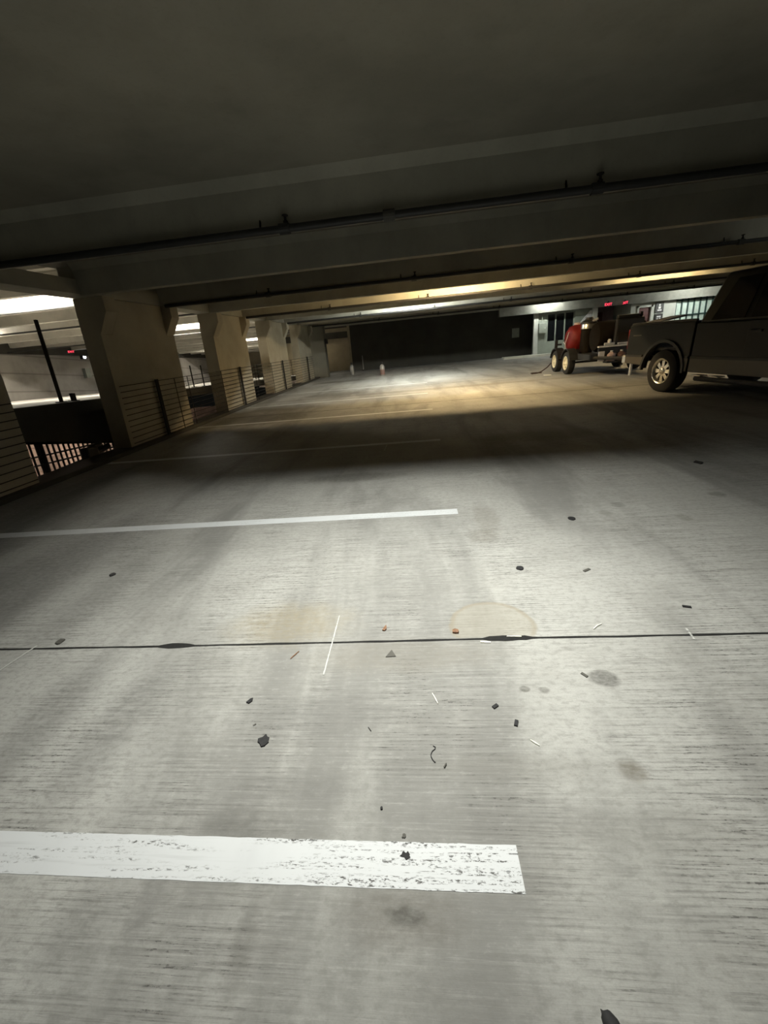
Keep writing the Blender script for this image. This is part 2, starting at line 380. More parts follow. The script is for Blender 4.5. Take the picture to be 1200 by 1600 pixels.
# far end: dark wall, recessed lit wall, side returns
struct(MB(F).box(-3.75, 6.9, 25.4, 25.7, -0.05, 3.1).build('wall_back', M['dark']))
struct(MB(F).box(-9.0, -3.75, 27.6, 27.8, -0.3, 3.1).build('wall_back', M['tan']))
struct(MB(F).box(-9.0, -3.95, 27.1, 27.5, 1.98, 2.35).build('ceiling_beam', M['dark']))
struct(MB(F).box(-3.95, -3.75, 25.7, 27.6, -0.05, 3.1).build('wall_side', M['tan']))
struct(MB(F).box(-9.0, -5.56, 23.2, 27.6, -0.3, -0.02).build('floor', M['deck']))
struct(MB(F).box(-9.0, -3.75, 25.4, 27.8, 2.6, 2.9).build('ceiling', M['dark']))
struct(MB(F).box(X1, X1 + 0.2, Y0, 25.0, -0.1, 3.1).build('wall_right', M['grey']))
# lobby front at the right
def facade():
    # wall pieces around the glazed bay, the recess, the door and the grid window
    y0, y1 = 24.05, 24.3
    m = MB(F)
    m.box(6.62, 7.3, y0, y1, -0.02, 2.9)          # end pillar
    m.box(7.3, 8.75, y0, y1, -0.02, 0.66); m.box(7.3, 8.75, y0, y1, 2.12, 2.9)
    m.box(8.75, 9.85, y0, y1, -0.02, 2.9)
    struct(m.build('wall_lobby', M['sage']))
    m = MB(F)
    m.box(6.58, 6.82, 23.98, 24.06, -0.02, 2.17)
    struct(m.build('trim_3', M['pale']))
    m = MB(F)
    m.box(9.62, 9.85, 23.9, 24.06, -0.02, 2.17)
    struct(m.build('trim_4', M['pale']))
    # recess with the exit sign
    struct(MB(F).box(9.85, 11.6, 26.0, 26.2, -0.05, 2.9).build('wall_recess', mat('mauve_wall', (0.26, 0.19, 0.21), 0.8)))
    struct(MB(F).box(9.7, 9.85, 24.3, 26.0, -0.05, 2.9).build('wall_recess', M['sage']))
    struct(MB(F).box(11.6, 11.75, 24.3, 26.0, -0.05, 2.9).build('wall_recess', M['pale']))
    m = MB(F)
    m.box(11.6, 11.95, y0, y1, -0.05, 2.95); m.box(11.95, 12.65, y0, y1, 1.98, 2.95); m.box(12.65, 13.85, y0, y1, -0.05, 2.95)
    m.box(13.85, 16.6, y0, y1, -0.05, 1.02); m.box(13.85, 16.6, y0, y1, 2.88, 2.95); m.box(16.6, 17.4, y0, y1, -0.05, 2.95)
    struct(m.build('wall_lobby', M['pale']))
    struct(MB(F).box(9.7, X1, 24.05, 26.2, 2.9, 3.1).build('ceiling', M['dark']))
    # low kerb along the foot
    struct(MB(F).box(4.9, 9.6, 23.5, 24.0, -0.01, 0.11).build('trim_5', M['pale']))
    # glazed bay: window with frame and dark panes
    fr = MB(F)
    for x in (7.3, 7.74, 8.22, 8.70): fr.box(x, x + 0.06, 24.1, 24.2, 0.66, 2.12)
    fr.box(7.3, 8.76, 24.1, 24.2, 0.66, 0.72); fr.box(7.3, 8.76, 24.1, 24.2, 2.06, 2.12)
    wf = struct(fr.build('window_1', M['box']))
    struct(MB(F).box(7.33, 8.73, 24.14, 24.16, 0.69, 2.1).build('window_pane', M['glass'], wf))
    # grid window
    fr = MB(F)
    for i in range(10): fr.box(13.85 + i * 0.301, 13.90 + i * 0.301, 24.08, 24.2, 1.02, 2.88)
    for h in (1.02, 1.36, 2.08, 2.82): fr.box(13.85, 16.61, 24.08, 24.2, h, h + 0.06)
    wf = struct(fr.build('window_2', M['frame']))
    struct(MB(F).box(13.88, 16.58, 24.15, 24.17, 1.05, 2.86).build('window_pane', M['pane'], wf))
    # door
    d = struct(MB(F).box(12.0, 12.6, 24.1, 24.16, -0.02, 1.94).build('door_1', M['maroon']))
    fr = MB(F).box(11.9, 12.0, 24.0, 24.12, -0.02, 2.04).box(12.6, 12.7, 24.0, 24.12, -0.02, 2.04).box(11.9, 12.7, 24.0, 24.12, 1.94, 2.04)
    struct(fr.build('door_frame', M['pale'], d))
    struct(MB(F).lathe([(0.03, 0), (0.035, -0.03), (0.02, -0.05)], (12.52, 24.1, 0.95), 'y', 10).build('door_handle', M['steel'], d))
    d = struct(MB(F).box(10.0, 10.95, 25.9, 25.99, -0.02, 1.95).build('door_2', M['maroon']))
    struct(MB(F).box(10.2, 10.75, 25.86, 25.9, 1.15, 1.7).build('door_glass', M['glass'], d))
facade()

# ------------------------------------------------------------------ setting: neighbouring ramp seen through the openings
struct(MB(A).box(-20.4, -5.75, -2, 45, -0.16, 0).build('floor', M['deck']))
struct(MB(A).box(-5.76, -5.72, -2, 45, -0.2, -0.005).build('trim_dark_strip', M['dark']))  # added strip: shade on the deck edge put in as dark colour
struct(MB(A).box(-20.4, -5.75, -2, 45, 2.95, 3.1).build('ceiling', M['ceil']))
for i in range(23):
    y = 0.8 + 1.9 * i
    struct(MB(A).prism([(y, 2.52), (y + 0.17, 2.52), (y + 0.22, 2.955), (y - 0.05, 2.955)], -20.2, -5.85, 'x').build('ceiling_beam', M['deck']))
for i, (y, h) in enumerate(((11.98, 2.50), (14.9, 2.40), (19.6, 2.30))):
    o = MB(A).tube([(-20.2, y, h), (-5.9, y, h)], 0.03, 8).build('ceiling_conduit', M['pipe'])
    tag(o, 'dark conduit across the neighbouring ceiling, %s from the camera' % ('nearest', 'second', 'third')[i], 'pipe', 'conduits over the neighbouring ramp')
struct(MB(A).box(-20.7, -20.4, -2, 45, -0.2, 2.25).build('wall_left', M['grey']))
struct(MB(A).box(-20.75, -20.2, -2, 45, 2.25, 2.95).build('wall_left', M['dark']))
struct(MB(A).box(-20.4, -5.75, 44.8, 45, -0.2, 3.1).build('wall_back', M['tan']))
struct(MB(A).box(-20.4, -20.0, 25.6, 26.2, 0, 2.25).build('wall_pillar', M['dark']))
# spandrel that hangs below the neighbouring deck by the first opening
struct(MB(W).hexa([(-6.0, 3.2, 1.36), (-5.8, 3.2, 1.36), (-5.8, 9.6, 0.52), (-6.0, 9.6, 0.52), (-6.0, 3.2, 1.3), (-5.8, 3.2, 1.3), (-5.8, 9.6, 1.62), (-6.0, 9.6, 1.62)]).build('trim_6', M['dark']))
# level below
struct(MB(W).box(-20, -5.6, -4, 26, -1.95, -1.75).build('floor', M['deck']))
struct(MB(W).box(-13.2, -13.0, -4, 26, -1.75, 1.2).build('wall_lower', wall_mat('lower_wall', (0.5, 0.40, 0.34), 0.4, 0.35)))

# ------------------------------------------------------------------ lamps (modelled fixtures, hidden up between the beams)
def fixture(x, y, z, col, s, label, length=1.2, skirt=0.0, r=0.02, fn_slope=K):
    m = Matrix.Translation((x, y, z))
    e = empty('strip_light', label, 'light', m, 'strip lights between the ceiling beams')
    hl = length / 2
    h = MB().box(-hl - 0.05, hl + 0.05, -0.09, 0.09, 0.04, 0.10)
    if skirt:
        g = skirt
        h.box(-hl - 0.05, hl + 0.05, -g[0] - 0.01, -g[0], -g[1], 0.05)
        h.box(-hl - 0.05, hl + 0.05, g[0], g[0] + 0.01, -g[1], 0.05)
        h.box(-hl - 0.05, hl + 0.05, -g[0] - 0.01, g[0] + 0.01, 0.04, 0.10)
    h.build('housing', M['black_in'] if skirt else M['white'], e)
    MB().tube([(-hl, 0, 0), (hl, 0, 0)], r, 10).build('tube', glow('tube_glow', col, s), e)
    for sx in (-hl - 0.02, hl + 0.02):
        MB().box(sx - 0.02, sx + 0.02, -0.03, 0.03, -0.03, 0.05).build('socket', M['white'], e)
    return e
fixture(1.3, 11.2, 2.80 + K * 11.2, WARM_COL, WARM, 'warm strip light behind the fourth beam')
fixture(0.1, 15.6, 2.80 + K * 15.6, COOL_COL, COOL, 'cool strip light behind the sixth beam')
fixture(8.0, 14.25, 2.84 + K * 14.25, WARM_COL, WARM * 0.13, 'warm strip light above the trailer', 2.4)
fixture(7.2, 23.2, 2.80 + K * 23.2, COOL_COL, COOL * 0.22, 'cool strip light before the lobby')
fixture(14.2, 22.4, 2.80 + K * 22.4, COOL_COL, COOL * 0.30, 'added cool strip light that brightens the grid window')  # no known source here; lamp added to brighten the panes
fixture(8.6, 7.7, 2.82 + K * 7.7, COOL_COL, COOL * 0.12, 'cool strip light above the pickup bonnet')
for x, y, s in ((-11.0, 11.55, 900), (-10.6, 19.15, 800), (-11, 28.65, 800), (-18.2, 15.35, 600), (-16, 34.3, 500)):
    fixture(x, y, AZ + AK * y + 2.80, (1, 0.93, 0.80), s, 'strip light over the neighbouring ramp at %.0f metres' % y, 2.4)
fixture(-10.5, 10.0, 1.53, (1, 0.80, 0.66), 420, 'strip light in the level below')
fixture(-10.5, 15.0, 1.78, (1, 0.80, 0.66), 420, 'strip light at the far end of the level below')
fixture(-6.6, 26.2, 2.45 + K * 26.2, (1, 0.85, 0.6), 22, 'strip light in the far cross aisle')

def downlight(x, y, h):
    e = empty('downlight', 'downlight under the slab just above the camera, with an added light-cutting shield', 'light', Matrix.Translation(F(x, y, h)))
    g, d = 0.135, 0.13
    b = MB(); b.box(-0.16, 0.16, -g - 0.012, g + 0.012, 0.03, 0.09)
    b.box(-0.16, 0.16, -g - 0.012, -g, -d, 0.03); b.box(-0.16, 0.16, g, g + 0.012, -d, 0.03)  # side baffles invented to cut the light off along a straight floor edge
    b.build('housing', M['black_in'], e)
    MB().lathe([(0.04, 0.03), (0.05, 0.01), (0.02, 0.006)], (0, 0, 0), 'z', 16).build('lamp_socket', M['white'], e)
    l = bpy.data.lights.new('downlight_beam', 'SPOT'); l.energy = NEAR; l.color = NEAR_COL
    l.spot_size = math.radians(128); l.spot_blend = 1.0; l.shadow_soft_size = 0.022
    o = bpy.data.objects.new('downlight_beam', l); C.objects.link(o); o.parent = e
    o.rotation_euler = (math.radians(16), 0, 0)
downlight(-0.10, 1.72, 2.83)

# ------------------------------------------------------------------ painted stripes
stripes = [(-5.05, 0.222, 0.770, 0.056, 'near', 'worn white parking stripe nearest the camera, wide in the foreground', 'paint_worn'),
           (-5.05, 0.305, 3.285, 0.056, 'b', 'white parking stripe second from the camera, beyond the dark floor joint', 'paint'),
           (-5.05, 0.326, 5.97, 0.056, 'c', 'white parking stripe lying in the dark shadow band', 'paint'),
           (-5.05, 0.339, 8.83, 0.056, 'd', 'white parking stripe at the near edge of the warm pool of light', 'paint'),
           (-5.05, 0.33, 11.66, 0.05, 'e', 'faint white parking stripe in the middle of the warm pool of light', 'paint'),
           (-5.05, 0.42, 14.72, 0.05, 'f', 'white parking stripe at the far edge of the warm pool of light', 'paint'),
           (-0.7, 0.6, 22.2, 0.06, 'h', 'short white stripe near the dark back wall beyond the cylinders', 'paint')]
for xa, xb, y, hw, _, label, mm in stripes:
    n = 160; m = MB(F); rows = []
    for sgn in (-1, 1):
        rows.append([m.bm.verts.new(F(xa + (xb - xa) * i / n, y + sgn * hw + 0.002 * mnoise.noise((i * 0.7, y, sgn)), 0.001)) for i in range(n + 1)])
    for i in range(n): m.bm.faces.new((rows[0][i], rows[0][i + 1], rows[1][i + 1], rows[1][i]))
    tag(m.build('parking_stripe', M[mm]), label, 'parking line', 'white parking stripes')
for p, q, wd, label in (((-0.50, 1.91), (-0.50, 1.48), 0.0055, 'thin white paint tick crossing the floor joint left of centre'),
                        ((-2.21, 1.72), (-2.26, 1.50), 0.010, 'faint white paint tick at the left end of the floor joint'),
                        ((1.24, 1.74), (1.23, 1.66), 0.008, 'short white paint tick at the right end of the floor joint'),
                        ((-0.47, 5.93), (-0.49, 5.55), 0.012, 'white paint tick hanging off the stripe in the shadow band')):
    m = MB(F); n = 24; r = []
    for s in (-1, 1):
        r.append([m.bm.verts.new(F(p[0] + (q[0] - p[0]) * i / n + s * wd * (0.45 + 0.5 * abs(mnoise.noise((i * 0.9, s, p[0])))), p[1] + (q[1] - p[1]) * i / n, 0.0026)) for i in range(n + 1)])
    for i in range(n): m.bm.faces.new((r[0][i], r[1][i], r[1][i + 1], r[0][i + 1]))
    tag(m.build('paint_tick', M['tick']), label, 'paint mark', 'white paint ticks')

# ------------------------------------------------------------------ sprinkler pipes under every second beam
ORD = ['nearest', 'second', 'third', 'fourth', 'fifth']
def sprinkler(i, y):
    e = empty('sprinkler_pipe', 'black sprinkler pipe slung along the %s piped ceiling beam' % ORD[i], 'pipe', Matrix.Translation(F(0, y, 2.5)), 'sprinkler pipes under the beams')
    r = 0.034
    MB().tube([(-5.0, 0, 0), (17.2, 0, 0)], r, 12).build('pipe', M['pipe'], e, smooth=True)
    x = -4.6 + 0.35 * i
    xs = ([-1.10, 1.53] if i == 0 else [])
    k = 0
    for hx in ([-1.15, 1.72, 4.6, 7.5] if i == 0 else [-3.2 + 2.9 * j + 0.4 * i for j in range(6)]):
        MB().lathe([(0.022, 0.03), (0.022, 0.06), (0.012, 0.07), (0.012, 0.10), (0.03, 0.105), (0.03, 0.11)], (hx, 0, 0)).build('sprinkler_head', M['iron'], e)
        MB().lathe([(r + 0.012, -0.05), (r + 0.012, 0.05)], (hx - 0.02, 0, 0), 'x', 14).build('pipe_tee', M['pipe'], e)
        MB().tube([(hx - 0.27, 0.03, 0.0), (hx - 0.27, 0.075, 0.13)], 0.010, 6).build('hanger_rod', M['iron'], e)
    if i == 0:
        MB().lathe([(r + 0.016, -0.055), (r + 0.016, 0.055)], (-0.16, 0, 0), 'x', 14).build('coupling', M['greychip'], e)
for i, y in enumerate((stems[0], stems[2], stems[4], stems[6], stems[8])): sprinkler(i, y - 0.07)

# ------------------------------------------------------------------ cable barriers
def cable_barrier(label, y0, y1, posts, spacers):
    yc = (y0 + y1) / 2
    e = empty('cable_barrier', label, 'railing', Matrix.Translation(F(-5.14, yc, 0.07)))
    s = lambda x, y, z: Vector((x, y, z + K * y))
    for y in posts: MB(s).box(-0.012, 0.012, y - yc - 0.045, y - yc + 0.045, 0, 1.08).build('post', M['iron'], e)
    for y in spacers: MB(s).box(-0.006, 0.006, y - yc - 0.006, y - yc + 0.006, 0, 1.05).build('spacer_bar', M['iron'], e)
    for k in range(11):
        h = 0.06 + k * 0.099
        MB(s).tube([(0, y0 - yc, h), (0, y1 - yc, h)], 0.0065, 6).build('cable', M['iron'], e)
cable_barrier('dark cable barrier before the nearest pier at the left edge', -1.8, 4.80, (3.75, ), ())
cable_barrier('dark cable barrier running along the row of piers from the first opening onwards', 6.80, 21.2, (7.88, 11.97, 16.1, 20.0), (8.5, 9.02, 10.72, 13.08, 14.72, 17.22))
def tall_post():
    e = empty('guard_post', 'tall dark guard post at the edge of the neighbouring ramp in the first opening', 'post', Matrix.Translation(A(-5.95, 6.42, 0)))
    MB().box(-0.02, 0.02, -0.02, 0.02, 0, 1.27).build('shaft', M['iron'], e)
    MB().box(-0.06, 0.06, -0.06, 0.06, 0, 0.015).build('base_plate', M['iron'], e)
    e = empty('guard_post', 'short dark stub post right of the tall guard post', 'post', Matrix.Translation(A(-5.95, 6.68, 0)))
    MB().box(-0.03, 0.03, -0.03, 0.03, 0, 0.13).build('shaft', M['iron'], e)
    MB().box(-0.06, 0.06, -0.06, 0.06, 0, 0.012).build('base_plate', M['iron'], e)
    for y in (10.6, 11.15, 15.3, 15.8):
        e = empty('guard_rail', 'thin dark rail post on the neighbouring deck edge %s' % {10.6: 'left in the second opening', 11.15: 'right in the second opening', 15.3: 'left in the third opening', 15.8: 'right in the third opening'}[y], 'post', Matrix.Translation(A(-5.9, y, 0)))
        MB().box(-0.012, 0.012, -0.012, 0.012, 0, 0.55).build('shaft', M['iron'], e)
        MB().box(-0.05, 0.05, -0.05, 0.05, 0, 0.01).build('base_plate', M['iron'], e)
tall_post()
def picket_fence():
    e = empty('picket_fence', 'black picket fence with bright light behind it below the first opening', 'fence', Matrix.Translation((-6.35, 7.2, -0.3)))
    for k in range(34):
        y = -1.75 + k * 0.105
        MB().box(-0.009, 0.009, y - 0.014, y + 0.014, 0, 1.6).build('picket', M['black'], e)
    for y in (-1.05, 1.0):
        MB().box(-0.03, 0.03, y - 0.035, y + 0.035, 0, 1.65).build('post', M['black'], e)
    for z0, z1 in ((1.04, 1.16), (0.90, 1.02)):
        MB().hexa([(-0.02, -1.8, z0), (0.02, -1.8, z0), (0.02, 1.8, z1), (-0.02, 1.8, z1), (-0.02, -1.8, z0 + 0.025), (0.02, -1.8, z0 + 0.025), (0.02, 1.8, z1 + 0.025), (-0.02, 1.8, z1 + 0.025)]).build('rail', M['black'], e)
    o = MB(F).tube([(-5.62, 4.9, -0.02), (-5.62, 6.1, 0.02), (-5.62, 6.75, 0.14)], 0.05, 10).build('edge_pipe', M['black'])
    tag(o, 'thick black pipe along the deck edge in front of the picket fence', 'pipe')
    e = empty('pipe_bracket', 'black lump of bracket at the end of the deck edge pipe', 'bracket', Matrix.Translation(F(-5.62, 6.3, 0.06)))
    MB().box(-0.07, 0.07, -0.12, 0.14, -0.08, 0.16).build('bracket_block', M['black'], e, bevel=0.03)
    MB().tube([(0, 0, 0.12), (0, 0.28, 0.17)], 0.05, 8).build('bracket_arm', M['black'], e)
picket_fence()

# ------------------------------------------------------------------ signs and small wall things
def exit_sign(m, label, s=1.0):
    e = empty('exit_sign', label, 'sign', m, 'lit red exit signs')
    MB().box(-0.2 * s, 0.2 * s, -0.02, 0.02, -0.12 * s, 0.12 * s).build('sign_box', M['black'], e, bevel=0.008)
    text_mesh('EXIT', 'letters', Matrix.Translation((0, -0.026, 0)) @ Matrix.Rotation(PI / 2, 4, 'X'), 0.21 * s, e, M['exit'])
    MB().box(-0.02, 0.02, -0.02, 0.02, 0.12 * s, 0.2 * s).build('bracket', M['black'], e)
exit_sign(Matrix.Translation(F(10.22, 23.6, 2.24)), 'lit red exit sign above the recess, left of the smaller one', 0.85)
exit_sign(Matrix.Translation(F(11.1, 23.7, 2.24)) @ Matrix.Rotation(-0.85, 4, 'Z'), 'lit red exit sign turned sideways, right one before the lobby', 0.8)
exit_sign(Matrix.Translation(A(-19.4, 22.6, 2.34)) @ Matrix.Rotation(0.6, 4, 'Z'), 'lit red exit sign across the neighbouring ramp in the first opening', 0.7)
def flood():
    e = empty('wall_lamp', 'bright wall lamp beside the exit sign across the neighbouring ramp', 'lamp', Matrix.Translation(A(-19.9, 23.95, 2.1)))
    MB().box(-0.1, 0.1, -0.12, 0.12, -0.1, 0.1).build('lamp_housing', M['black'], e)
    MB().lathe([(0.05, 0), (0.06, 0.05), (0.03, 0.09)], (0.1, -0.02, 0), 'x', 14).build('lamp_lens', glow('wall_lamp_glow', (0.95, 0.95, 1), 60), e)
    p = MB(A).box(-20.4, -20.2, 24.2, 24.6, 0.95, 1.5).build('notice_board', M['box'])
    tag(p, 'pale notice board below the wall lamp across the neighbouring ramp', 'sign')
flood()
def emergency_light():
    e = empty('emergency_light', 'twin headed emergency light high on the lobby end pillar', 'light', Matrix.Translation(F(7.05, 24.0, 2.08)))
    MB().box(-0.14, 0.14, -0.05, 0.05, -0.06, 0.06).build('battery_case', M['box'], e, bevel=0.01)
    for sx in (-0.13, 0.13):
        MB().lathe([(0.03, 0.03), (0.075, -0.06), (0.07, -0.08)], (sx, -0.05, 0.09), 'y', 14).build('lamp_head', M['box'], e)
    e = empty('electrical_box', 'grey green electrical box on the lobby pillar left of the dark glazing', 'box', Matrix.Translation(F(7.03, 24.0, 1.38)))
    MB().box(-0.2, 0.2, -0.09, 0.05, -0.24, 0.28).build('box_body', M['box'], e, bevel=0.015)
    MB().box(-0.17, 0.17, -0.1, -0.089, -0.2, 0.24).build('box_door', M['box'], e)
    MB().box(0.11, 0.15, -0.115, -0.1, -0.02, 0.05).build('latch', M['steel'], e)
    MB().tube([(0, -0.02, 0.28), (0, -0.02, 0.62)], 0.018, 8).build('conduit', M['box'], e)
    p = MB(F).hexa([(8.98, 23.99, 1.46), (9.6, 23.99, 1.46), (9.6, 24.04, 1.46), (8.98, 24.04, 1.46), (9.5, 23.99, 2.06), (9.6, 23.99, 2.06), (9.6, 24.04, 2.06), (9.5, 24.04, 2.06)]).build('wedge_panel', M['white'])
    tag(p, 'white wedge shaped panel on the lobby wall left of the exit sign', 'panel')
emergency_light()
def level_sign(h, label, kind):
    e = empty('wall_sign', label, 'sign', Matrix.Translation(F(13.02, 24.02, h)), 'dark signs right of the maroon door')
    MB().box(-0.2, 0.2, -0.02, 0.02, -0.24, 0.24).build('sign_plate', M['black'], e)
    g = MB()
    if kind:
        g.lathe([(0.05, -0.024), (0.05, -0.021)], (0, 0, 0.13), 'y', 12); g.box(-0.06, 0.06, -0.024, -0.021, -0.06, 0.06); g.box(-0.1, 0.1, -0.024, -0.021, -0.16, -0.09)
    else:
        g.box(-0.1, 0.1, -0.024, -0.021, 0.08, 0.14); g.box(-0.1, -0.03, -0.024, -0.021, -0.08, 0.04); g.box(0.02, 0.1, -0.024, -0.021, -0.12, 0.04)
    g.build('pictogram', M['white'], e)
level_sign(1.86, 'dark wall sign right of the maroon door, upper of two', True)
level_sign(1.32, 'dark wall sign right of the maroon door, lower of two', False)
o = MB(F).box(5.75, 6.15, 25.36, 25.4, 1.05, 1.55).build('notice_plate', M['box'])
tag(o, 'grey square notice plate on the dark back wall near the lobby pillar', 'sign')
e = empty('standpipe', 'thin pale standpipe rising by the left end of the dark back wall', 'pipe', Matrix.Translation(F(-3.1, 25.2, 0)))
MB().tube([(0, 0, 0), (0, 0, 0.85)], 0.03, 8).build('riser', M['cyl'], e)
MB().lathe([(0.09, 0), (0.09, 0.05), (0.05, 0.06)], (0, 0, 0)).build('foot_flange', M['iron'], e)
e = empty('wall_speaker', 'small black box fixed to the far pier at its right edge', 'box', Matrix.Translation(F(-4.58, 22.2, 1.78)))
MB().box(-0.07, 0.07, -0.1, 0.1, -0.12, 0.12).build('case', M['black'], e, bevel=0.01)
MB().box(0.07, 0.078, -0.08, 0.08, -0.09, 0.09).build('grille', M['iron'], e)

# ------------------------------------------------------------------ two cylinders on the floor
def cylinder(x, y, label, two):
    e = empty('gas_cylinder', label, 'cylinder', plumb(x, y, 0.0), 'valved cylinders on the far floor')
    MB().lathe([(0.10, 0.0), (0.112, 0.02), (0.112, 0.40), (0.09, 0.46), (0.05, 0.50), (0.03, 0.51)], (0, 0, 0)).build('body', M['cyl'], e, smooth=True)
    if two: MB().lathe([(0.114, 0.05), (0.114, 0.27)], (0, 0, 0)).build('band', M['rust'], e, smooth=True)['label'] = 'rusty red lower band'
    MB().lathe([(0.028, 0.505), (0.028, 0.58), (0.04, 0.585), (0.04, 0.61), (0.015, 0.62)], (0, 0, 0), 'z', 12).build('valve', M['black'], e)
    MB().box(-0.09, 0.06, -0.012, 0.012, 0.585, 0.60).build('handle', M['black'], e)
    MB().tube([(0.02, 0, 0.56), (0.10, 0, 0.55), (0.135, 0, 0.45), (0.125, 0, 0.25)], 0.010, 8).build('valve_hose', M['black'], e)
cylinder(-1.53, 19.75, 'valved silver cylinder with reddish lower half, right one on the far floor', True)
cylinder(-3.33, 22.1, 'valved silver grey cylinder, left one near the lit recess', False)

# ------------------------------------------------------------------ wheels
def wheel(parent, x, y, r, wd, out, rim_r, rim_m, spokes):
    """axle along local y; out = -1 / +1 is the side facing outward"""
    t = MB().lathe([(rim_r * 0.96, -wd / 2 * 0.8), (rim_r * 1.02, -wd / 2), (r * 0.86, -wd / 2 * 1.04), (r * 0.97, -wd / 2 * 0.86), (r, -wd / 2 * 0.6), (r, wd / 2 * 0.6), (r * 0.97, wd / 2 * 0.86), (r * 0.86, wd / 2 * 1.04), (rim_r * 1.02, wd / 2), (rim_r * 0.96, wd / 2 * 0.8)], (0, 0, 0), 'y', 40, False).build('wheel', M['rubber'], parent, smooth=True)
    t.location = (x, y, r)
    f = out * wd / 2
    b = MB().lathe([(rim_r * 0.97, f * 0.80), (rim_r * 1.03, f * 1.0), (rim_r, f * 1.03), (rim_r * 0.93, f * 0.99), (rim_r * 0.84, f * 0.78), (rim_r * 0.80, f * 0.1)], (0, 0, 0), 'y', 40, False)
    b.lathe([(rim_r * 0.30, f * 0.45), (rim_r * 0.30, f * 0.78), (rim_r * 0.22, f * 0.92), (0.01, f * 0.95)], (0, 0, 0), 'y', 24)
    for k in range(spokes):
        a = 2 * PI * k / spokes
        u0, v0, u1, v1 = 0.24 * rim_r, 0.12 * rim_r, 0.88 * rim_r, 0.17 * rim_r
        ca, sa = math.cos(a), math.sin(a)
        P = lambda u, v, yy: (u * ca - v * sa, yy, u * sa + v * ca)
        b.hexa([P(u0, -v0, f * 0.5), P(u1, -v1, f * 0.5), P(u1, v1, f * 0.5), P(u0, v0, f * 0.5), P(u0, -v0, f * 0.76), P(u1, -v1, f * 0.72), P(u1, v1, f * 0.72), P(u0, v0, f * 0.76)])
    b.build('rim', rim_m, t, smooth=True)
    MB().lathe([(rim_r * 0.99, -f * 0.2), (rim_r * 0.99, -f * 0.1)], (0, 0, 0), 'y', 32).build('brake_disc', M['iron'], t)
    return t

def arc(cx, cz, r, a0, a1, n=14): return [(cx + r * math.cos(a0 + (a1 - a0) * i / n), cz + r * math.sin(a0 + (a1 - a0) * i / n)) for i in range(n + 1)]

